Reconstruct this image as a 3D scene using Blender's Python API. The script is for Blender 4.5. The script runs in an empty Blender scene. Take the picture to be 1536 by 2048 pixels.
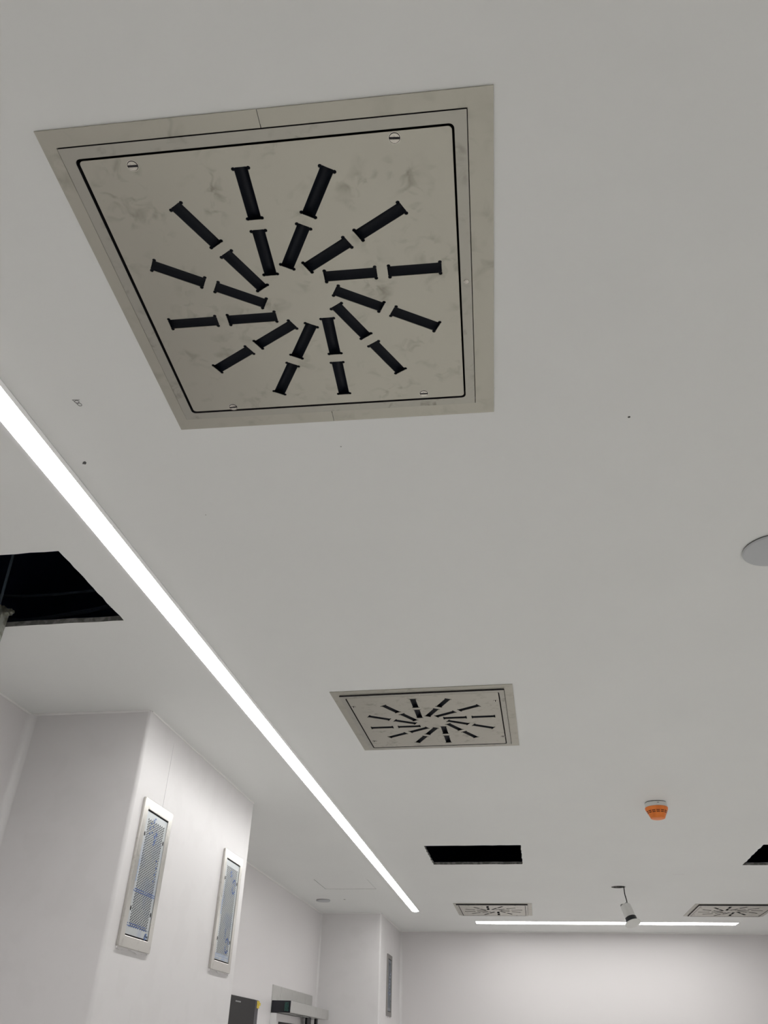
import bpy, bmesh, math, random
from mathutils import Vector, Matrix
random.seed(4)
SC = bpy.context.scene
COL = SC.collection

# ------------------------------------------------------------------ camera
EYE = 1.6                      # eye height; ceiling is 1.2 above the eye
CEIL = 2.8
cam_d = bpy.data.cameras.new('camera')
cam = bpy.data.objects.new('camera', cam_d); COL.objects.link(cam)
R_ = Vector((0.98691189, 0.15922099, 0.02556542))
U_ = Vector((0.06991945, -0.56535295, 0.82188035))
F_ = Vector((-0.14531409, 0.80933597, 0.5690862))
M = Matrix((R_, U_, -F_)).transposed().to_4x4()
M.translation = Vector((0, 0, EYE))
cam.matrix_world = M
cam_d.sensor_fit = 'VERTICAL'; cam_d.sensor_height = 36
cam_d.lens = 1575.156 / 2048 * 36
cam_d.clip_start = 0.02; cam_d.clip_end = 60
SC.camera = cam

# ------------------------------------------------------------------ light levels
STRIP = 30.0                   # emission of the opal strips
SC.view_settings.view_transform = 'Standard'
SC.view_settings.look = 'None'
SC.view_settings.gamma = 1
SC.view_settings.use_curve_mapping = False
SC.view_settings.exposure = -0.22
w = bpy.data.worlds.new('world'); SC.world = w; w.use_nodes = True
w.node_tree.nodes['Background'].inputs[0].default_value = (0.6, 0.65, 0.7, 1)
w.node_tree.nodes['Background'].inputs[1].default_value = 0.0

# ------------------------------------------------------------------ materials
def mat(name, col, rough=0.5, metal=0.0, spec=0.5, noise=None, bump=None, emit=None, coat=0.0, aniso=0.0):
    m = bpy.data.materials.new(name); m.use_nodes = True
    nt = m.node_tree; b = nt.nodes['Principled BSDF']
    b.inputs['Base Color'].default_value = (*col, 1)
    b.inputs['Roughness'].default_value = rough
    b.inputs['Metallic'].default_value = metal
    b.inputs['Specular IOR Level'].default_value = spec
    b.inputs['Coat Weight'].default_value = coat
    tc = nt.nodes.new('ShaderNodeTexCoord')
    if noise:                                    # (scale, second colour, low, high)
        sc, c2, lo, hi = noise
        n = nt.nodes.new('ShaderNodeTexNoise'); n.inputs['Scale'].default_value = sc
        n.inputs['Detail'].default_value = 5
        nt.links.new(tc.outputs['Object'], n.inputs['Vector'])
        r = nt.nodes.new('ShaderNodeMapRange'); r.inputs[1].default_value = lo; r.inputs[2].default_value = hi
        nt.links.new(n.outputs['Fac'], r.inputs[0])
        mx = nt.nodes.new('ShaderNodeMix'); mx.data_type = 'RGBA'
        mx.inputs[6].default_value = (*col, 1); mx.inputs[7].default_value = (*c2, 1)
        nt.links.new(r.outputs[0], mx.inputs[0]); nt.links.new(mx.outputs[2], b.inputs['Base Color'])
    if bump:
        n = nt.nodes.new('ShaderNodeTexNoise'); n.inputs['Scale'].default_value = bump[0]
        n.inputs['Detail'].default_value = 3
        nt.links.new(tc.outputs['Object'], n.inputs['Vector'])
        bp = nt.nodes.new('ShaderNodeBump'); bp.inputs['Strength'].default_value = bump[1]
        bp.inputs['Distance'].default_value = bump[2]
        nt.links.new(n.outputs['Fac'], bp.inputs['Height']); nt.links.new(bp.outputs[0], b.inputs['Normal'])
    if emit:
        b.inputs['Emission Color'].default_value = (*emit[0], 1)
        b.inputs['Emission Strength'].default_value = emit[1]
    return m

def stainless(name, col, rough, smudge, scale=9.0):
    """Brushed steel sheet with fingerprints and wiping marks."""
    m = bpy.data.materials.new(name); m.use_nodes = True
    nt = m.node_tree; b = nt.nodes['Principled BSDF']; L = nt.links.new
    b.inputs['Metallic'].default_value = 1.0
    tc = nt.nodes.new('ShaderNodeTexCoord')
    n1 = nt.nodes.new('ShaderNodeTexNoise'); n1.inputs['Scale'].default_value = scale
    n1.inputs['Detail'].default_value = 2; n1.inputs['Distortion'].default_value = 0.5
    L(tc.outputs['Object'], n1.inputs['Vector'])
    r1 = nt.nodes.new('ShaderNodeMapRange'); r1.inputs[1].default_value = 0.50; r1.inputs[2].default_value = 0.68
    L(n1.outputs['Fac'], r1.inputs[0])
    n2 = nt.nodes.new('ShaderNodeTexNoise'); n2.inputs['Scale'].default_value = scale * 3.0
    n2.inputs['Detail'].default_value = 2; n2.inputs['Distortion'].default_value = 0.8
    L(tc.outputs['Object'], n2.inputs['Vector'])
    r2 = nt.nodes.new('ShaderNodeMapRange'); r2.inputs[1].default_value = 0.48; r2.inputs[2].default_value = 0.72
    L(n2.outputs['Fac'], r2.inputs[0])
    mul = nt.nodes.new('ShaderNodeMath'); mul.operation = 'MULTIPLY'
    L(r1.outputs[0], mul.inputs[0]); L(r2.outputs[0], mul.inputs[1])
    s = nt.nodes.new('ShaderNodeMath'); s.operation = 'MULTIPLY'; s.inputs[1].default_value = smudge
    L(mul.outputs[0], s.inputs[0])
    mx = nt.nodes.new('ShaderNodeMix'); mx.data_type = 'RGBA'
    mx.inputs[6].default_value = (*col, 1); mx.inputs[7].default_value = (col[0]*0.55, col[1]*0.54, col[2]*0.5, 1)
    L(s.outputs[0], mx.inputs[0]); L(mx.outputs[2], b.inputs['Base Color'])
    rr = nt.nodes.new('ShaderNodeMapRange'); rr.inputs[3].default_value = rough; rr.inputs[4].default_value = rough + 0.2
    L(mul.outputs[0], rr.inputs[0]); L(rr.outputs[0], b.inputs['Roughness'])
    return m

M_CEIL = mat('ceiling_paint', (0.83, 0.838, 0.825), 0.55, noise=(1.3, (0.818, 0.826, 0.814), 0.4, 0.6), bump=(2.5, 0.05, 0.01))
M_WALL = mat('wall_vinyl', (0.72, 0.695, 0.700), 0.32, noise=(0.9, (0.705, 0.682, 0.686), 0.42, 0.6), bump=(3.0, 0.06, 0.01))
M_CHASE = mat('chase_vinyl', (0.715, 0.697, 0.700), 0.42, noise=(7.0, (0.70, 0.682, 0.684), 0.52, 0.6), bump=(3.0, 0.06, 0.01))
M_EDGE = mat('board_edge', (0.16, 0.16, 0.15), 0.9, noise=(40, (0.3, 0.3, 0.28), 0.45, 0.6))
M_FLOOR = mat('floor_vinyl', (0.84, 0.832, 0.805), 0.5, noise=(30, (0.80, 0.79, 0.765), 0.4, 0.6))
M_SEAL = mat('white_sealant', (0.84, 0.83, 0.82), 0.35)
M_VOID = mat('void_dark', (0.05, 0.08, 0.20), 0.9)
M_G3F = stainless('dark_reflect_steel', (0.30, 0.29, 0.28), 0.45, 0.3, 16)  # far grille frame: darker steel copy, dark reflections put into the colour
M_G3P = mat('far_grille_dark_plate', (0.20, 0.22, 0.25), 0.5, noise=(14, (0.13, 0.14, 0.15), 0.45, 0.6))  # far grille plate: darker base colour than the other two
M_CABLE = mat('dusty_cable', (0.10, 0.13, 0.17), 0.6)
M_STEEL = stainless('diffuser_steel', (0.47, 0.455, 0.40), 0.30, 0.75, 11)
M_FLANGE = stainless('flange_steel', (0.47, 0.455, 0.40), 0.36, 0.5, 8)
M_INNER = stainless('inner_steel', (0.43, 0.418, 0.375), 0.34, 0.9, 14)
M_GFRAME = stainless('grille_frame_steel', (0.57, 0.555, 0.525), 0.28, 0.5, 16)
M_DARKGAP = mat('dark_gap', (0.012, 0.01, 0.014), 0.7)
M_VANE = mat('vane_plastic', (0.003, 0.005, 0.011), 0.5, spec=0.25)
M_PLENUM = mat('plenum_black', (0.008, 0.010, 0.016), 0.8)
M_SCREW = stainless('screw_steel', (0.62, 0.59, 0.54), 0.25, 0.2, 50)
M_LIGHT = mat('opal_strip', (0.9, 0.9, 0.9), 0.4, emit=((1.0, 0.995, 0.975), STRIP))
M_LIGHT2 = mat('opal_strip_wide', (0.9, 0.9, 0.9), 0.4, emit=((1.0, 0.995, 0.975), STRIP*0.55))
M_TRIMW = mat('white_trim_enamel', (0.82, 0.82, 0.82), 0.35)
M_WPLAST = mat('white_plastic', (0.78, 0.78, 0.76), 0.35)
M_GPLAST = mat('grey_plastic', (0.30, 0.30, 0.30), 0.4)
M_DISK = mat('cover_plastic', (0.50, 0.515, 0.53), 0.4)
M_ORANGE = mat('orange_plastic', (0.93, 0.25, 0.035), 0.4, noise=(30, (0.86, 0.21, 0.028), 0.4, 0.6))
M_BROWN = mat('slot_brown', (0.13, 0.025, 0.004), 0.7)
M_BLACK = mat('black_plastic', (0.010, 0.012, 0.018), 0.18)
M_BLACKM = mat('black_rubber', (0.012, 0.012, 0.014), 0.6)
M_GALV = mat('galvanised', (0.40, 0.41, 0.37), 0.5, metal=0.6, noise=(35, (0.22, 0.22, 0.18), 0.45, 0.6))
M_SILVER = stainless('operator_silver', (0.62, 0.62, 0.60), 0.38, 0.1, 6)
M_DGREY = mat('dark_grey_laminate', (0.022, 0.020, 0.021), 0.55, spec=0.25)
M_DGREY2 = mat('dark_grey_edge', (0.048, 0.045, 0.054), 0.35)
M_YELLOW = mat('yellow_tag', (0.72, 0.56, 0.04), 0.5, noise=(120, (0.25, 0.14, 0.02), 0.55, 0.62))
M_GREEN = mat('green_reflection', (0.02, 0.10, 0.085), 0.4, noise=(160, (0.01, 0.02, 0.02), 0.45, 0.55))  # colour of the reflections painted on the operator end cap
M_BLUE = mat('blue_print', (0.04, 0.09, 0.30), 0.45, noise=(60, (0.10, 0.18, 0.42), 0.45, 0.6))
M_LBLUE = mat('light_blue_film', (0.30, 0.38, 0.54), 0.4)
M_FILM = mat('filmed_steel', (0.50, 0.525, 0.54), 0.35, metal=0.35, noise=(9, (0.42, 0.46, 0.53), 0.48, 0.62))
M_MARK = mat('mark_grey', (0.10, 0.10, 0.10), 0.8)
M_SEAM = mat('weld_seam', (0.74, 0.72, 0.73), 0.4)

# ------------------------------------------------------------------ helpers
def link(name, me, m=None, parent=None):
    o = bpy.data.objects.new(name, me); COL.objects.link(o)
    if m is not None and me is not None and not me.materials:
        me.materials.append(m)
    if parent is not None: o.parent = parent
    return o

def obj(name, bm, m, parent=None, smooth=False):
    me = bpy.data.meshes.new(name)
    bmesh.ops.recalc_face_normals(bm, faces=bm.faces)
    if smooth:
        for f in bm.faces: f.smooth = True
    bm.to_mesh(me); bm.free()
    for x in (m if isinstance(m, (list, tuple)) else [m]): me.materials.append(x)
    if smooth:
        try: me.set_sharp_from_angle(angle=math.radians(35))
        except Exception: pass
    return link(name, me, None, parent)

def empty(name, loc=(0, 0, 0), rz=0):
    o = bpy.data.objects.new(name, None); COL.objects.link(o)
    o.location = loc; o.rotation_euler = (0, 0, rz); o.empty_display_size = 0.05
    return o

def tag(o, label, cat, group=None):
    o['label'] = label; o['category'] = cat
    if group: o['group'] = group
    return o

def struct(o): o['kind'] = 'structure'; return o

def box(bm, x0, x1, y0, y1, z0, z1, mi=0, bev=0.0):
    v = [bm.verts.new(p) for p in ((x0,y0,z0),(x1,y0,z0),(x1,y1,z0),(x0,y1,z0),(x0,y0,z1),(x1,y0,z1),(x1,y1,z1),(x0,y1,z1))]
    fs = []
    for q in ((0,3,2,1),(4,5,6,7),(0,1,5,4),(1,2,6,5),(2,3,7,6),(3,0,4,7)):
        f = bm.faces.new([v[i] for i in q]); f.material_index = mi; fs.append(f)
    if bev > 0:
        es = list({e for f in fs for e in f.edges})
        r = bmesh.ops.bevel(bm, geom=es, offset=bev, segments=2, affect='EDGES', profile=0.5)
        for f in r['faces']: f.material_index = mi
    return v

def prism(bm, pts, a, b, axis='z', mi=0):
    """Extrude a closed 2D outline between a and b along an axis."""
    def P(p, t):
        if axis == 'z': return (p[0], p[1], t)
        if axis == 'x': return (t, p[0], p[1])
        return (p[0], t, p[1])
    A = [bm.verts.new(P(p, a)) for p in pts]; B = [bm.verts.new(P(p, b)) for p in pts]
    n = len(pts)
    f = bm.faces.new(A); f.material_index = mi
    f = bm.faces.new(B[::-1]); f.material_index = mi
    for i in range(n):
        f = bm.faces.new((A[i], A[(i+1) % n], B[(i+1) % n], B[i])); f.material_index = mi

def lathe(bm, prof, seg=32, mi=0, cap0=True, cap1=True, M4=None, off=(0,0,0)):
    rings = []
    for r, z in prof:
        ring = []
        for k in range(seg):
            a = 2*math.pi*k/seg
            p = Vector((r*math.cos(a), r*math.sin(a), z))
            if M4 is not None: p = M4 @ p
            ring.append(bm.verts.new(p + Vector(off)))
        rings.append(ring)
    for i in range(len(rings)-1):
        for k in range(seg):
            f = bm.faces.new((rings[i][k], rings[i][(k+1) % seg], rings[i+1][(k+1) % seg], rings[i+1][k]))
            f.material_index = mi
    if cap0: bm.faces.new(rings[0][::-1]).material_index = mi
    if cap1: bm.faces.new(rings[-1]).material_index = mi

def tube(bm, pts, r, seg=8, mi=0):
    pts = [Vector(p) for p in pts]; rings = []
    up = Vector((0.13, 0.21, 0.97))
    for i, p in enumerate(pts):
        d = (pts[min(i+1, len(pts)-1)] - pts[max(i-1, 0)]).normalized()
        s = d.cross(up)
        if s.length < 1e-3: s = d.cross(Vector((1, 0, 0)))
        s.normalize(); t = d.cross(s)
        rings.append([bm.verts.new(p + r*(math.cos(2*math.pi*k/seg)*s + math.sin(2*math.pi*k/seg)*t)) for k in range(seg)])
    for i in range(len(rings)-1):
        for k in range(seg):
            bm.faces.new((rings[i][k], rings[i][(k+1) % seg], rings[i+1][(k+1) % seg], rings[i+1][k])).material_index = mi
    bm.faces.new(rings[0][::-1]).material_index = mi; bm.faces.new(rings[-1]).material_index = mi

def spline_pts(pts, n=10):
    P = [Vector(p) for p in pts]; P = [P[0]] + P + [P[-1]]; out = []
    for i in range(1, len(P)-2):
        for k in range(n):
            t = k/n; a, b, c, d = P[i-1], P[i], P[i+1], P[i+2]
            out.append(0.5*((2*b)+(c-a)*t+(2*a-5*b+4*c-d)*t*t+(-a+3*b-3*c+d)*t**3))
    out.append(P[-2]); return out

def rect(x0, x1, y0, y1, r=0.0, n=5):
    if r <= 0: return [(x0, y0), (x1, y0), (x1, y1), (x0, y1)]
    out = []
    for cx, cy, a0 in ((x1-r, y0+r, -90), (x1-r, y1-r, 0), (x0+r, y1-r, 90), (x0+r, y0+r, 180)):
        for k in range(n+1):
            a = math.radians(a0 + 90*k/n); out.append((cx+r*math.cos(a), cy+r*math.sin(a)))
    return out

def circ(cx, cy, r, n=32): return [(cx+r*math.cos(2*math.pi*k/n), cy+r*math.sin(2*math.pi*k/n)) for k in range(n)]

def sheet(name, loops, z0, z1, m, parent=None, bevel=0.0, edge_mat=None, loc=(0, 0, 0)):
    """A flat plate with holes: first loop is the outline, the others are the holes."""
    cu = bpy.data.curves.new(name, 'CURVE'); cu.dimensions = '2D'; cu.fill_mode = 'BOTH'
    for lp in loops:
        s = cu.splines.new('POLY'); s.points.add(len(lp)-1)
        for p, q in zip(s.points, lp): p.co = (q[0], q[1], 0, 1)
        s.use_cyclic_u = True
    h = (z1-z0)/2
    if bevel > 0:
        cu.bevel_depth = bevel; cu.bevel_resolution = 1; cu.offset = -bevel
    cu.extrude = max(h-bevel, 0)
    tmp = bpy.data.objects.new('tmp', cu); COL.objects.link(tmp)
    dg = bpy.context.evaluated_depsgraph_get(); dg.update()
    me = bpy.data.meshes.new_from_object(tmp.evaluated_get(dg)); me.name = name
    bpy.data.objects.remove(tmp); bpy.data.curves.remove(cu)
    for v in me.vertices: v.co.z += (z0+z1)/2
    me.materials.clear(); me.materials.append(m)
    for p in me.polygons: p.use_smooth = False
    if edge_mat is not None:
        me.materials.append(edge_mat)
        for p in me.polygons:
            if abs(p.normal.z) < 0.5: p.material_index = 1
    o = link(name, me, None, parent); o.location = loc
    return o

def copy_tree(o, parent=None):
    c = o.copy(); COL.objects.link(c)
    if parent is not None: c.parent = parent
    for ch in list(o.children): copy_tree(ch, c)
    return c

# ------------------------------------------------------------------ layout numbers
XL = -2.094                      # left wall
XC = -1.536                      # face of the near wall chase
XC2 = -1.470                     # face of the far wall chase
XR = 3.62; YB = -4.2; YF = 10.11
D1 = (-0.3444, 0.9640, 0.0457)   # x, y, turn of the near diffuser
D2 = (-0.3564, 3.2888, -0.0172)
D3 = (-0.3260, 8.490, 0.0)
D4 = (1.8430, 8.490, 0.0)

def rot_rect(cx, cy, h, a):
    return [(cx + x*math.cos(a)-y*math.sin(a), cy + x*math.sin(a)+y*math.cos(a)) for x, y in ((-h,-h),(h,-h),(h,h),(-h,h))]

def ragged(x0, x1, y0, y1, amp, n=14):
    """Hand-sawn opening outline."""
    out = []
    cs = [(x0, y0), (x1, y0), (x1, y1), (x0, y1)]
    for i in range(4):
        a, b = cs[i], cs[(i+1) % 4]
        for k in range(n):
            t = k/n; w_ = 0 if k == 0 else amp
            out.append((a[0]+(b[0]-a[0])*t + random.uniform(-w_, w_), a[1]+(b[1]-a[1])*t + random.uniform(-w_, w_)))
    return out

# ------------------------------------------------------------------ setting
HOLES = [rot_rect(D1[0], D1[1], 0.338, D1[2]), rot_rect(D2[0], D2[1], 0.338, D2[2]),
         rot_rect(D3[0], D3[1], 0.338, 0), rot_rect(D4[0], D4[1], 0.338, 0),
         ragged(-1.93, -1.290, 1.788, 2.238, 0.0022),
         ragged(-0.677, -0.019, 5.716, 6.350, 0.004),
         ragged(1.540, 2.20, 5.760, 6.420, 0.004),
         circ(0.745, 7.290, 0.056, 32),
         rect(-1.741, -1.290, 6.925, 7.377),
         rect(-1.143, -1.063, -3.2, 8.615), rect(2.583, 2.663, -3.2, 8.615),
         rect(-0.560, 2.080, 9.262, 9.458)]
ceil = struct(sheet('ceiling', [rect(XL-0.1, XR+0.1, YB-0.1, YF+0.1)] + HOLES, 0, 0.018, M_CEIL, edge_mat=M_EDGE, loc=(0, 0, CEIL)))

bm = bmesh.new(); box(bm, XL-0.1, XR+0.1, YB-0.1, YF+0.1, -0.05, 0.0); struct(obj('floor', bm, M_FLOOR))
def wall(name, *b):
    bm = bmesh.new(); box(bm, *b); return struct(obj(name, bm, M_WALL))
wall('wall_left', XL-0.1, XL, YB, YF, 0, CEIL)
wall('wall_right', XR, XR+0.1, YB, YF, 0, CEIL)
wall('wall_far', XL-0.1, XR+0.1, YF, YF+0.1, 0, CEIL)
wall('wall_near', XL-0.1, XR+0.1, YB-0.1, YB, 0, CEIL)

def chase(name, x1, y0, y1, r):
    n = 6; pts = [(XL, y0)]
    for k in range(n+1):
        a = math.radians(-90 + 90*k/n); pts.append((x1-r+r*math.cos(a), y0+r+r*math.sin(a)))
    if y1 < YF-0.01:
        for k in range(n+1):
            a = math.radians(90*k/n); pts.append((x1-r+r*math.cos(a), y1-r+r*math.sin(a)))
    else: pts.append((x1, y1))
    pts.append((XL, y1))
    bm = bmesh.new(); prism(bm, pts, 0, CEIL)
    return struct(obj(name, bm, M_CHASE, smooth=True))
ch1 = chase('wall_chase', XC, 3.060, 4.565, 0.016)
ch2 = chase('wall_chase.001', XC2, 8.750, YF, 0.014)
bm = bmesh.new(); box(bm, XC-0.0005, XC+0.0012, 3.3405, 3.3435, 2.464, 2.75); obj('weld_seam', bm, M_SEAM, ch1)
bm = bmesh.new(); box(bm, XL-0.0005, XL+0.0012, 5.72, 5.723, 0, CEIL); s_ = struct(obj('trim_1', bm, M_SEAM))

# enclosure above the ceiling
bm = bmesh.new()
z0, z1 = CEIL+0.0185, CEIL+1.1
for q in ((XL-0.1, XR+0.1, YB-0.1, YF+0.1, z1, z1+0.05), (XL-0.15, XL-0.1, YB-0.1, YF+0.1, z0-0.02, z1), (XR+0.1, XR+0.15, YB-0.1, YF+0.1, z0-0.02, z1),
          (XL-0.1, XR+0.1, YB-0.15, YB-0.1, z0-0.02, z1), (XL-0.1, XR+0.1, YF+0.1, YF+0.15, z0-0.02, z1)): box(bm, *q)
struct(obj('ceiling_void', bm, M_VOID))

# sealant beads where wall meets ceiling, and vertical coves in the inside corners
def bead(pts, r=0.006):
    bm = bmesh.new()
    for (a, b) in zip(pts[:-1], pts[1:]):
        tube(bm, [(a[0], a[1], CEIL-0.002), (b[0], b[1], CEIL-0.002)], r, 8)
    return bm
struct(obj('trim_2', bead([(XL+0.001, YB), (XL+0.001, 3.059), (XC-0.01, 3.059)]), M_SEAL, smooth=True))
struct(obj('trim_3', bead([(XC, 3.070), (XC, 4.555)], 0.004), M_SEAL, smooth=True))
struct(obj('trim_4', bead([(XL+0.001, 4.57), (XL+0.001, 8.748), (XC2-0.01, 8.748)]), M_SEAL, smooth=True))
struct(obj('trim_5', bead([(XC2+0.001, 8.76), (XC2+0.001, YF-0.001), (XR, YF-0.001)]), M_SEAL, smooth=True))
def cove(name, x, y, r):
    """Quarter-round fillet, wall on the left at x and wall ahead at y."""
    pts = [(x, y)] + [(x+r - r*math.cos(t), y-r + r*math.sin(t)) for t in [math.pi/2*k/8 for k in range(9)]][::-1]
    bm = bmesh.new(); prism(bm, pts, 0, CEIL-0.001); return struct(obj(name, bm, M_CHASE, smooth=True))
cove('trim_6', XL, 3.0605, 0.035)
cove('trim_7', XL, 8.7505, 0.022)
cove('trim_8', XC2, YF, 0.03)

# flush access panel
o = sheet('access_panel', [rect(-0.2225, 0.2225, -0.2225, 0.2225)], 0.0006, 0.016, M_CEIL, loc=(-1.5155, 7.151, CEIL))
tag(o, 'flush white square access panel in the ceiling, near the far end of the long strip', 'access panel')

# small marks on the ceiling
def flat(name, pts, m, z=CEIL-0.0006, parent=None):
    bm = bmesh.new(); prism(bm, pts, z, z+0.0008); return obj(name, bm, m, parent)
bm = bmesh.new()
tube(bm, [(-0.926+0.0052*math.cos(a), 1.189+0.004*math.sin(a), CEIL-0.0003) for a in [i*0.45 for i in range(15)]], 0.0006, 5)
tube(bm, [(-0.924+0.0045*math.cos(a), 1.1985+0.005*math.sin(a), CEIL-0.0003) for a in [i*0.45 for i in range(15)]], 0.0006, 5)
tube(bm, [(-0.934, 1.182, CEIL-0.0003), (-0.917, 1.184, CEIL-0.0003)], 0.0006, 5)
tube(bm, [(-0.933, 1.182, CEIL-0.0003), (-0.928, 1.200, CEIL-0.0003)], 0.0005, 5)
bmc = ceil
o = obj('pencil_mark', bm, M_MARK); o.parent = ceil; o.location = (0, 0, -CEIL)
def on_ceiling(o): o.parent = ceil; o.location = (o.location[0], o.location[1], o.location[2]-CEIL); return o
on_ceiling(flat('chip', [(-1.022, 1.405), (-1.016, 1.398), (-1.010, 1.396), (-1.009, 1.402), (-1.014, 1.408)], M_MARK))
for px, py, r in ((0.302, 1.403, 0.0030), (-0.365, 1.422, 0.0018), (-0.79, 1.66, 0.0014), (-1.683, 7.927, 0.010)):
    on_ceiling(flat('screw_hole', circ(px, py, r, 12), M_MARK if r > 0.002 else M_GPLAST))
on_ceiling(flat('scuff', [(1.107, 6.756), (1.19, 6.757), (1.191, 6.770), (1.108, 6.768)], M_SEAM))

# ------------------------------------------------------------------ light strips
def light_strip(x0, x1, y0, y1, along, label):
    cx, cy = (x0+x1)/2, (y0+y1)/2
    t = empty('light_strip', (cx, cy, CEIL))
    tag(t, label, 'light', None)
    a, b = (x1-x0)/2, (y1-y0)/2
    hw = (a if along == 'y' else b); L = (b if along == 'y' else a)
    n = 10; prof = [(-hw + 2*hw*k/n, -0.0025 - (0.0055 if along == 'y' else 0.0004)*math.sin(math.pi*k/n)) for k in range(n+1)]
    pts = prof + [(hw, 0.004), (-hw, 0.004)]
    bm = bmesh.new(); prism(bm, pts, -L, L, 'y')
    d = obj('diffuser', bm, M_LIGHT if along == 'y' else M_LIGHT2, t, smooth=True)
    if along == 'x': d.rotation_euler = (0, 0, math.pi/2)
    g = 0.013
    sheet('trim_frame', [rect(-a-g, a+g, -b-g, b+g), rect(-a-0.0005, a+0.0005, -b-0.0005, b+0.0005)], -0.0025, 0.0, M_TRIMW, t)
    bm = bmesh.new()
    box(bm, -a-0.003, a+0.003, -b-0.003, b+0.003, 0.006, 0.06); obj('housing', bm, M_GPLAST, t)
    return t
light_strip(-1.135, -1.071, -3.19, 8.605, 'y', 'long glowing recessed light strip running diagonally past the left of the two near diffusers')
light_strip(2.591, 2.655, -3.19, 8.605, 'y', 'long glowing recessed light strip added out of view along the right side of the ceiling')  # unseen strip, placed by symmetry and added for the room's lighting
light_strip(-0.552, 2.072, 9.272, 9.450, 'x', 'short glowing light strip crossing the ceiling in front of the far wall')

# ------------------------------------------------------------------ swirl diffusers
def slot_outline(cx, cy, ang):
    """Slot with little round ears at its four corners."""
    hl, hw, e = 0.0492, 0.0114, 0.0034
    ear = [(hl+0.0006, 0.0), (hl+0.0008, hw-0.0018)] + [(hl-0.0020+e*math.cos(a), hw+0.0013+e*math.sin(a)) for a in [math.radians(d) for d in range(-60, 201, 26)]]
    out = [(p[0], -p[1]) for p in ear[:0:-1]] + ear + [(-p[0], p[1]) for p in ear[:0:-1]] + [(-p[0], -p[1]) for p in ear]
    ca, sa = math.cos(ang), math.sin(ang)
    return [(cx + p[0]*ca - p[1]*sa, cy + p[0]*sa + p[1]*ca) for p in out]

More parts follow.
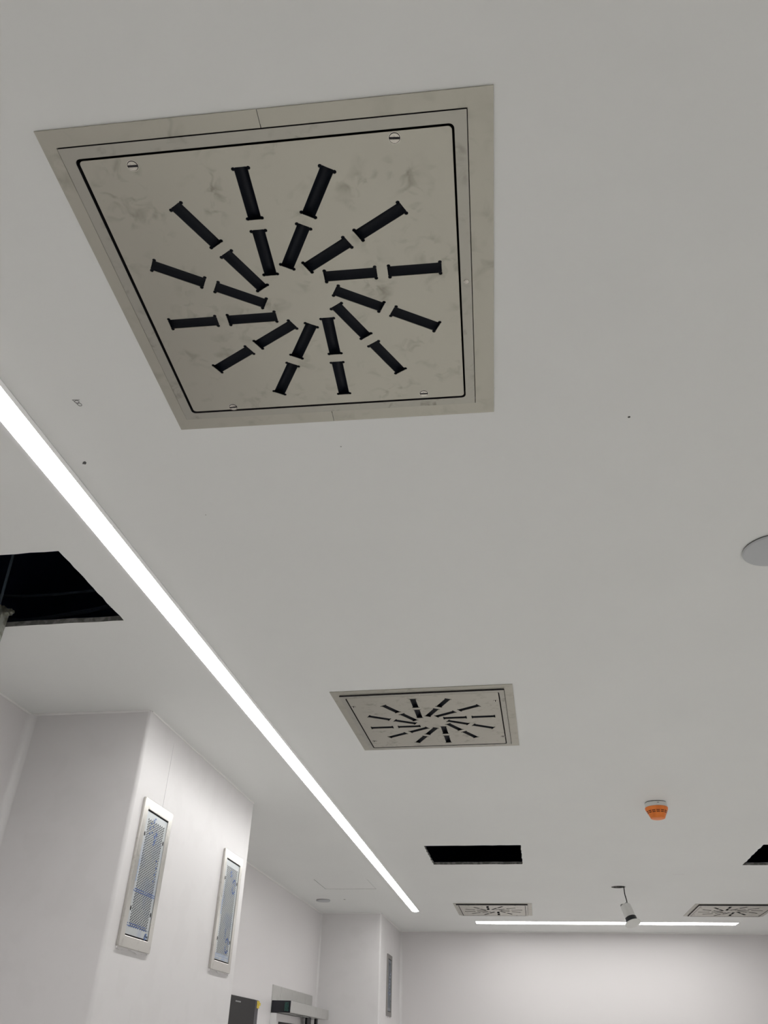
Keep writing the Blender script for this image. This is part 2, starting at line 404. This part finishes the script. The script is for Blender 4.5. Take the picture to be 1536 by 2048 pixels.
OFF = (-0.0065, 0.0025)
def make_diffuser():
    t = empty('ceiling_diffuser')
    H, I = 0.3635, 0.3315; ox, oy = -0.008, -0.002; g = 0.0004
    # flange in two halves meeting in the middle of the near and far sides
    lft = [(-g, -H), (-g, -I+oy), (-I+ox, -I+oy), (-I+ox, I+oy), (-g, I+oy), (-g, H), (-H, H), (-H, -H)]
    rgt = [(g, -H), (H, -H), (H, H), (g, H), (g, I+oy), (I+ox, I+oy), (I+ox, -I+oy), (g, -I+oy)]
    sheet('frame_flange', [lft], -0.0028, -0.0002, M_FLANGE, t, 0.0006)
    sheet('frame_flange', [rgt], -0.0028, -0.0002, M_FLANGE, t, 0.0006)
    J = 0.3105
    sheet('inner_frame', [rect(-I+ox+0.0012, I+ox-0.0012, -I+oy+0.0012, I+oy-0.0012), rect(-J+ox, J+ox, -J+oy, J+oy, 0.009)], -0.0040, 0.012, M_INNER, t, 0.0, M_DARKGAP)  # steel side faces coloured near-black as the shaded gap
    K = 0.3060; px, py = -0.0073, -0.002
    loops = [rect(-K+px, K+px, -K+py, K+py, 0.007)]
    ctr = []
    for k in range(12):
        a = math.radians(-90 + 30*k)
        d = Vector((math.cos(a), math.sin(a)))
        for r0 in (0.2250, 0.1050):
            # tangential offset of every blade row gives the swirl
            s = Vector((-d.y, d.x)) * (0.0435)
            cx = OFF[0] + d.x*r0 - s.x*(-1)*(-1); cy = OFF[1] + d.y*r0 - s.y
            if k >= 0:
                cx = OFF[0] + d.x*r0 - s.x; cy = OFF[1] + d.y*r0 - s.y
            ctr.append((cx, cy, a)); loops.append(slot_outline(cx, cy, a))
    sheet('face_plate', loops, -0.0032, -0.0016, M_STEEL, t, 0.0005)
    # guide vanes: dark curved troughs behind each slot
    bm = bmesh.new(); n = 8; hl, hw = 0.0525, 0.0150
    arc = [(-hw + 2*hw*i/n, 0.0008 + 0.013*math.sin(math.pi*i/n)) for i in range(n+1)]
    A = [bm.verts.new((-hl, y, z)) for y, z in arc]; B = [bm.verts.new((hl, y, z)) for y, z in arc]
    for i in range(n): bm.faces.new((A[i], B[i], B[i+1], A[i+1]))
    bm.faces.new(A); bm.faces.new(B[::-1])
    first = None
    for cx, cy, a in ctr:
        if first is None: first = obj('guide_vane', bm, M_VANE, t, smooth=True); v = first
        else: v = first.copy(); COL.objects.link(v)
        v.parent = t; v.location = (cx, cy, -0.0018); v.rotation_euler = (0, 0, a)
    # black plenum behind the plate
    bm = bmesh.new(); P = 0.326
    box(bm, -P, P, -P, P, 0.20, 0.205)
    for q in ((-P-0.003, -P, -P, P), (P, P+0.003, -P, P), (-P, P, -P-0.003, -P), (-P, P, P, P+0.003)): box(bm, *q, 0.012, 0.205)
    obj('plenum_box', bm, M_PLENUM, t)
    # slotted quarter-turn screws
    def D(bm, s, R=0.0082, z=-0.0042):
        n = 14; a0 = math.asin(0.0020/R)
        arc = [(R*math.cos(a), s*R*math.sin(a)) for a in [a0 + (math.pi-2*a0)*i/n for i in range(n+1)]]
        prism(bm, arc, z, -0.0028, mi=0)
    bm = bmesh.new(); D(bm, 1); D(bm, -1)
    lathe(bm, [(0.0102, -0.0026), (0.0102, -0.0034), (0.0092, -0.0034), (0.0092, -0.0028)], 24, 0, False, False)
    lathe(bm, [(0.0091, -0.0034), (0.0091, -0.0026)], 20, 1, True, False)
    s0 = obj('screw', bm, [M_SCREW, M_DARKGAP], t)
    for i, (x, y, a) in enumerate(((-0.2265, -0.292, 0.02), (0.2077, -0.297, 0.08), (-0.2195, 0.296, -0.1), (0.2115, 0.289, 0.05))):
        s = s0 if i == 0 else s0.copy()
        if i: COL.objects.link(s)
        s.parent = t; s.location = (x, y, 0); s.rotation_euler = (0, 0, a)
    bm = bmesh.new(); lathe(bm, [(0.0052, -0.0036), (0.0049, -0.0048), (0.0032, -0.0060), (0.0008, -0.0065)], 16); r_ = obj('rivet', bm, M_SCREW, t, smooth=True)
    r_.location = (0.3125, -0.0057, 0)
    return t
df = make_diffuser()
GD = 'swirl diffusers set in the ceiling'
df.location = (D1[0], D1[1], CEIL); df.rotation_euler = (0, 0, D1[2])
tag(df, 'largest nearest square stainless steel ceiling diffuser with radial slots, smudged with fingerprints', 'air vent', GD)
for (x, y, a), rz, lab in ((D2, -math.pi/2, 'square steel swirl diffuser in the middle of the ceiling, second along from the largest one'),
                           (D3, 0, 'small far square swirl diffuser above the left end of the short light strip'),
                           (D4, math.pi/2, 'small far square swirl diffuser above the right end of the short light strip')):
    c = copy_tree(df); c.location = (x, y, CEIL); c.rotation_euler = (0, 0, a+rz); tag(c, lab, 'air vent', GD)
    drop = 0.0035 if y < 5 else 0.008          # these hang a little lower than the flange
    for ch in c.children:
        if not ch.name.startswith(('frame_flange', 'plenum_box')): ch.location.z -= drop

# ------------------------------------------------------------------ perforated wall grilles
def make_grille(variant):
    """Local x = along the wall, y = up, z = out of the wall; origin at the middle on the wall face."""
    t = empty('wall_grille')
    W, Hh = 0.1470, 0.2720; iw, ih = 0.1085, 0.2315
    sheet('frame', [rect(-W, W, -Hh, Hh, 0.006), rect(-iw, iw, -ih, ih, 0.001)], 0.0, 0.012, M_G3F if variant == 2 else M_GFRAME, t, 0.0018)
    bm = bmesh.new(); box(bm, -iw-0.002, iw+0.002, -ih-0.002, ih+0.002, 0.0008, 0.002); obj('back_plate', bm, M_DARKGAP, t)  # black sheet painted in for the shaded interior behind the holes
    # perforated plate
    bm = bmesh.new()
    cw, chh, NC, NR = 0.0100, 0.0101, 17, 40; zt = 0.0085; r = 0.0042
    X0 = -NC*cw/2; Y0 = -NR*chh/2
    pw, ph = iw-0.0012, ih-0.0055
    def cell(x0, x1, y0, y1, hole):
        if not hole:
            bm.faces.new([bm.verts.new(p) for p in ((x0, y0, zt), (x1, y0, zt), (x1, y1, zt), (x0, y1, zt))]); return
        cx, cy = (x0+x1)/2, (y0+y1)/2; n = 8
        C = [(x1, cy), (x1, y1), (cx, y1), (x0, y1), (x0, cy), (x0, y0), (cx, y0), (x1, y0)]
        O = [bm.verts.new((a, b, zt)) for a, b in C]
        Ii = [bm.verts.new((cx+r*math.cos(math.pi/4*k), cy+r*math.sin(math.pi/4*k), zt)) for k in range(8)]
        Jj = [bm.verts.new((cx+r*math.cos(math.pi/4*k), cy+r*math.sin(math.pi/4*k), zt-0.0012)) for k in range(8)]
        for k in range(8):
            bm.faces.new((O[k], O[(k+1) % 8], Ii[(k+1) % 8], Ii[k]))
            bm.faces.new((Ii[k], Ii[(k+1) % 8], Jj[(k+1) % 8], Jj[k]))
    for j in range(NC):
        xa, xb = X0+j*cw, X0+(j+1)*cw
        if j % 2 == 0:
            for i in range(NR): cell(xa, xb, Y0+i*chh, Y0+(i+1)*chh, True)
        else:
            cell(xa, xb, Y0, Y0+chh/2, False); cell(xa, xb, -Y0-chh/2, -Y0, False)
            for i in range(NR-1): cell(xa, xb, Y0+(i+0.5)*chh, Y0+(i+1.5)*chh, True)
    cell(-pw, X0, -ph, ph, False); cell(-X0, pw, -ph, ph, False)
    cell(X0, -X0, -ph, Y0, False); cell(X0, -X0, -Y0, ph, False)
    plate = bm
    # four dark screw slots
    s0 = None
    for x, y in ((-0.096, 0.138), (0.096, 0.138), (-0.096, -0.137), (0.096, -0.137)):
        if s0 is None:
            bm = bmesh.new(); prism(bm, [(0.0055*math.cos(a), 0.0088*math.sin(a)) for a in [math.pi*k/8 for k in range(16)]], 0.0080, 0.0092)
            s0 = obj('screw', bm, M_BLACKM, t); s = s0
        else: s = s0.copy(); COL.objects.link(s)
        s.parent = t; s.location = (x, y, 0)
    # lumpy sealant below the frame
    pts = [(-W+0.004, -Hh+0.001)] + [(-W+0.004+(2*W-0.008)*k/24, -Hh-0.006-0.0035*math.sin(k*0.5+variant)-0.001*math.sin(k*1.3)) for k in range(25)] + [(W-0.004, -Hh+0.001)]
    bm = bmesh.new(); prism(bm, pts, 0.0, 0.006); obj('sealant_bead', bm, M_SEAM, t)
    # remains of blue printed film and tape, broken by the holes
    def strip(bm, x0, x1, y0, y1, mi=0):
        mi += 1
        y0s, y1s = y0, y1
        n = 20
        for i in range(n):
            a, b = x0+(x1-x0)*i/n, x0+(x1-x0)*(i+1)/n
            if random.random() < 0.14: continue
            w0 = random.uniform(-0.0008, 0.0008)
            q = [bm.verts.new((p[0], p[1]+w0, zt+0.0007)) for p in ((a, y0s), (b, y0s), (b, y1s), (a, y1s))]
            bm.faces.new(q).material_index = mi
    def blob(bm, cx, cy, rx, ry, mi=0):
        mi += 1
        k = 11; pts = []
        for i in range(k):
            a = 2*math.pi*i/k; s = random.uniform(0.6, 1.15)
            pts.append((cx+rx*s*math.cos(a), cy+ry*s*math.sin(a)))
        bm.faces.new([bm.verts.new((p[0], p[1], zt+0.0006+0.0001*mi)) for p in pts]).material_index = mi
    bm = plate
    if variant == 0:
        for y in (-0.068, -0.076): strip(bm, -0.104, 0.104, y, y+0.0032)
        for y in (-0.190, -0.198): strip(bm, -0.104, 0.070, y, y+0.0030)
        strip(bm, 0.070, 0.104, -0.197, -0.1955)
        for i in range(9): blob(bm, -0.045+random.uniform(-.012, .03), 0.212-i*0.008, 0.007, 0.004)
        for i in range(8): blob(bm, 0.006+random.uniform(-.012, .014), 0.160-i*0.0065, 0.009, 0.004)
        for i in range(7): blob(bm, 0.066+random.uniform(-.008, .012), 0.062-i*0.013, 0.006, 0.005, 1 if i % 2 else 0)
        for i in range(6): blob(bm, -0.098+random.uniform(-.003, .003), 0.035-i*0.014, 0.005, 0.008, 1)
        for i in range(5): blob(bm, 0.086+random.uniform(-.008, .008), -0.212-i*0.003, 0.012, 0.007, i % 2)
    elif variant == 1:
        for i in range(4): blob(bm, -0.01+random.uniform(-.008, .008), 0.182-i*0.008, 0.010, 0.005)
        for cy in (0.118, -0.156):                    # open rings printed on the film
            for i in range(15):
                a = math.radians(20+21.5*i)
                if i == 7: continue
                blob(bm, 0.052+0.022*math.cos(a), cy+0.032*math.sin(a), 0.007, 0.0055)
        for i in range(5): blob(bm, 0.01, -0.088-0.010*i, 0.004, 0.005)
        for i in range(5): blob(bm, -0.096, 0.030-i*0.013, 0.008, 0.010, 1)
        for y in (-0.222, -0.212, -0.204): strip(bm, -0.105, 0.100, y, y+0.004, 1)
    else:
        for i in range(7): blob(bm, 0.02+random.uniform(-.03, .03), 0.10-i*0.03, 0.02, 0.010, 1)
        strip(bm, -0.104, 0.104, -0.070, -0.066)
    me = bpy.data.meshes.new('perforated_plate'); bm.normal_update(); bm.to_mesh(me); bm.free()
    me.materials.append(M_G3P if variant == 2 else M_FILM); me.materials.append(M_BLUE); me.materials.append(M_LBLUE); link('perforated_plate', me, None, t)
    return t
def place_grille(v, x, y, z, label):
    g = make_grille(v)
    # local x -> +world y, local y -> world z, local z -> world x
    g.rotation_euler = Matrix(((0, 0, 1), (1, 0, 0), (0, 1, 0))).to_euler()
    g.location = (x, y, z)
    tag(g, label, 'air vent', 'perforated return grilles on the wall chases')
    return g
place_grille(0, XC, 3.2935, EYE+0.5905, 'perforated steel wall grille nearest the left edge, with two blue stripes across it')
place_grille(1, XC, 4.3100, EYE+0.6010, 'perforated steel wall grille at the far corner of the near chase, blue rings on film')
place_grille(2, XC2, 9.3120, EYE+0.6110, 'small dark far-off perforated wall grille, on the chase next to the far wall')

# ------------------------------------------------------------------ smoke detector
t = empty('smoke_detector', (0.739, 4.690, CEIL))
tag(t, 'orange and white smoke detector mounted on the ceiling to the right', 'smoke detector')
bm = bmesh.new(); lathe(bm, [(0.0555, 0), (0.0555, -0.0025)], 40); obj('base_dark_ring', bm, M_BLACKM, t)  # thin black ring, the dark line above the base
bm = bmesh.new(); lathe(bm, [(0.0565, -0.0030), (0.0585, -0.006), (0.0590, -0.018), (0.0600, -0.027)], 40); b_ = obj('base', bm, M_WPLAST, t, smooth=True)
bm = bmesh.new(); box(bm, -0.001, 0.010, -0.0598, -0.0580, -0.014, -0.0105); obj('status_window', bm, M_GPLAST, b_)
bm = bmesh.new(); lathe(bm, [(0.0600, -0.0272), (0.0615, -0.030), (0.0590, -0.041), (0.0545, -0.047), (0.0500, -0.056), (0.0465, -0.064), (0.0430, -0.072), (0.0395, -0.080), (0.0370, -0.084), (0.030, -0.0865), (0.012, -0.087)], 40)
cap = obj('orange_cap', bm, M_ORANGE, t, smooth=True)
bm = bmesh.new()
for row, (zz, rr) in enumerate(((-0.0500, 0.0530), (-0.0575, 0.0496))):
    for k in range(14):
        a0 = 2*math.pi*k/14 + 0.05; n = 4; h = 0.0020
        A = []; B = []
        for i in range(n+1):
            a = a0 + (2*math.pi/14 - 0.11)*i/n
            A.append(bm.verts.new(((rr+0.0016)*math.cos(a), (rr+0.0016)*math.sin(a), zz+h)))
            B.append(bm.verts.new(((rr+0.0002)*math.cos(a), (rr+0.0002)*math.sin(a), zz-h)))
        for i in range(n): bm.faces.new((A[i], A[i+1], B[i+1], B[i]))
obj('air_slots', bm, M_BROWN, cap)

# ------------------------------------------------------------------ round ceiling covers
def cover(name, x, y, r, h, label):
    t = empty(name, (x, y, CEIL)); tag(t, label, 'ceiling cover')
    bm = bmesh.new(); lathe(bm, [(r*0.985, 0), (r*0.985, -0.004)], 48); obj('shadow_gap_ring', bm, M_BLACKM, t)  # black ring drawn as the shadow gap round the cover
    bm = bmesh.new(); lathe(bm, [(r, -0.003), (r, -h*0.55), (r*0.97, -h*0.8), (r*0.85, -h*0.96), (r*0.5, -h), (0.002, -h)], 48); obj('cover_plate', bm, M_DISK, t, smooth=True)
cover('ceiling_cover', -1.893, 7.957, 0.066, 0.014, 'small round flat white ceiling cover in the far left recess beyond the access panel')
cover('ceiling_cover', 0.749, 2.020, 0.082, 0.011, 'round pale grey ceiling cover cut off by the right edge of the photo')

# ------------------------------------------------------------------ hanging sensor
t = empty('dangling_ceiling_fitting', (0.782, 7.290, EYE+1.060))
tag(t, 'white cylindrical ceiling fitting with black band, dangling by its cable before the short strip', 'ceiling fitting')
ax = Vector((0.040, -0.055, -0.155)).normalized()
Q = ax.to_track_quat('-Z', 'Y').to_matrix().to_4x4()
def lt(prof, m, name, parent, off=(0, 0, 0), seg=28):
    bm = bmesh.new(); lathe(bm, prof, seg, M4=Q, off=off); return obj(name, bm, m, parent, smooth=True)
body = lt([(0.036, 0.004), (0.0425, -0.002), (0.0435, -0.10)], M_WPLAST, 'body', t)
lt([(0.0455, -0.099), (0.0465, -0.102), (0.0465, -0.132), (0.0450, -0.134)], M_BLACK, 'black_band', t)
lt([(0.0440, -0.134), (0.0630, -0.141), (0.0640, -0.147), (0.0600, -0.150), (0.030, -0.152), (0.002, -0.152)], M_WPLAST, 'flange', t)
lt([(0.016, 0.0), (0.015, 0.012), (0.007, 0.020)], M_GPLAST, 'cable_gland', t, off=(0.013, 0.0, 0.006))
lt([(0.014, -0.006), (0.014, 0.003), (0.010, 0.007)], M_GPLAST, 'terminal_knob', t, off=(-0.028, -0.010, 0.002))
bm = bmesh.new()
tube(bm, [p - Vector((0.782, 7.29, EYE+1.06)) for p in spline_pts([(0.792, 7.295, CEIL+0.25), (0.789, 7.292, CEIL+0.0), (0.7885, 7.290, CEIL-0.05), (0.796, 7.290, EYE+1.10), (0.797, 7.290, EYE+1.075)], 6)], 0.0042, 8)
obj('cable', bm, M_BLACKM, t, smooth=True)

# ------------------------------------------------------------------ steel channel hanging through the left opening
t = empty('steel_channel', (-1.745, 2.150, EYE+0.90))
tag(t, 'grey slotted steel channel hanging out of the left ceiling opening', 'bracket')
bm = bmesh.new(); z0 = 0.0; z1 = 0.335
# channel: web facing the viewer with slots, two side flanges
w2 = 0.052
zs = []; z = z1-0.03
while z > z0: zs.append(z); z -= 0.055
zc = z1
for zt_ in zs:
    box(bm, -w2, w2, 0.0, 0.003, zt_, zc); box(bm, -w2, -0.011, 0.0, 0.003, zt_-0.030, zt_); box(bm, 0.011, w2, 0.0, 0.003, zt_-0.030, zt_)
    zc = zt_-0.030
box(bm, -w2, w2, 0.0, 0.003, z0-0.03, zc)
box(bm, -w2, -w2+0.003, 0.003, 0.04, z0-0.03, z1); box(bm, w2-0.003, w2, 0.003, 0.04, z0-0.03, z1)
obj('channel', bm, M_GALV, t)
bm = bmesh.new(); box(bm, -0.045, 0.046, -0.012, 0.0, 0.285, 0.335, bev=0.003); box(bm, -0.03, 0.030, -0.02, -0.012, 0.295, 0.325, bev=0.002); obj('clamp', bm, M_GALV, t)
bm = bmesh.new()
lathe(bm, [(0.014, -0.0), (0.014, 0.022)], 6, M4=Matrix.Rotation(math.radians(90), 4, 'Y'), off=(0.050, 0.018, 0.318)); lathe(bm, [(0.006, 0.0), (0.006, 0.032)], 12, M4=Matrix.Rotation(math.radians(90), 4, 'Y'), off=(0.050, 0.018, 0.318))
obj('bolt', bm, M_GALV, t)
bm = bmesh.new(); tube(bm, [(0.02, 0.02, 0.30), (0.0, 0.02, 0.62), (-0.01, 0.02, 1.25)], 0.005, 8); obj('threaded_rod', bm, M_CABLE, t)

# cables seen inside the left opening
for i, (ya, za, sag, r) in enumerate(((2.62, 3.06, 0.03, 0.009), (2.66, 3.03, 0.02, 0.007), (2.72, 3.05, 0.035, 0.010), (2.58, 3.13, 0.01, 0.006), (2.80, 3.02, 0.02, 0.012))):
    bm = bmesh.new()
    tube(bm, spline_pts([(-2.15, ya+0.02, za+0.02), (-1.95, ya, za-sag), (-1.70, ya+0.01, za), (-1.45, ya-0.02, za+sag*0.5), (-1.1, ya+0.03, za+0.02)], 8), r, 8)
    o = obj('cable', bm, M_CABLE, None, smooth=True)
    tag(o, 'dim cable running across inside the dark left ceiling opening', 'cable', 'cables in the ceiling void')

# ------------------------------------------------------------------ automatic door operator on the left wall
t = empty('door_operator', (XL, 7.226, EYE+0.275))
tag(t, 'silver automatic door operator with a black end cap, low on the left wall', 'door operator')
bm = bmesh.new(); box(bm, 0, 0.158, 0.012, 1.425, 0, 0.080, bev=0.004); obj('housing', bm, M_SILVER, t)
bm = bmesh.new(); box(bm, 0, 0.160, 0.0, 0.0125, -0.001, 0.081, bev=0.002); e_ = obj('end_cap', bm, M_BLACK, t)
bm = bmesh.new(); box(bm, 0.112, 0.146, -0.0006, 0.0004, 0.008, 0.070); obj('green_reflection_strip', bm, M_GREEN, e_)  # green reflections on the cap, painted as a strip
bm = bmesh.new(); box(bm, 0.0, 0.004, -0.008, 1.370, -0.004, 0.190); obj('back_plate', bm, M_SILVER, t)
for ya, yb, zb in ((0.815, 0.955, -0.16), (1.16, 1.215, -0.16)):
    bm = bmesh.new(); box(bm, 0.085, 0.105, ya, yb, zb, 0.002); obj('hanger_strap', bm, M_BLACKM, t)
bm = bmesh.new(); box(bm, 0.06, 0.12, 0.60, 0.80, -0.006, 0.001); obj('cable_clip', bm, M_GPLAST, t)
# sliding door leaf under it
d = empty('door_1', (XL, 7.24, 0)); struct(d)
bm = bmesh.new(); box(bm, 0.004, 0.045, 0.0, 1.36, 0.01, 1.870); lf = obj('leaf', bm, M_WALL, d)
bm = bmesh.new(); box(bm, 0.0455, 0.048, 0.08, 1.10, 1.05, 1.815); obj('vision_panel', bm, M_DGREY, lf)
bm = bmesh.new(); box(bm, 0.0, 0.050, -0.012, -0.001, 0.0, 1.870); obj('jamb', bm, M_TRIMW, d)

# dark flush panel on the left wall, next to the near chase
t = empty('wall_panel', (XL, 6.3, EYE+0.333))
tag(t, 'dark grey wall panel beside the near chase, yellow tag on its top corner', 'wall panel')
bm = bmesh.new(); box(bm, 0, 0.012, -0.55, 0.452, -0.95, 0.0, bev=0.002); obj('panel', bm, M_DGREY, t)
bm = bmesh.new(); box(bm, 0, 0.0125, 0.453, 0.538, -0.95, 0.0, bev=0.002); obj('edge_strip', bm, M_DGREY2, t)
bm = bmesh.new(); box(bm, 0.0126, 0.0135, 0.495, 0.560, -0.052, -0.004)
box(bm, 0.0136, 0.0145, 0.545, 0.585, -0.034, -0.014); obj('yellow_tag', bm, M_YELLOW, t)
bm = bmesh.new(); box(bm, 0.0122, 0.0126, -0.02, 0.10, -0.036, -0.028); obj('scratch', bm, M_GPLAST, t)
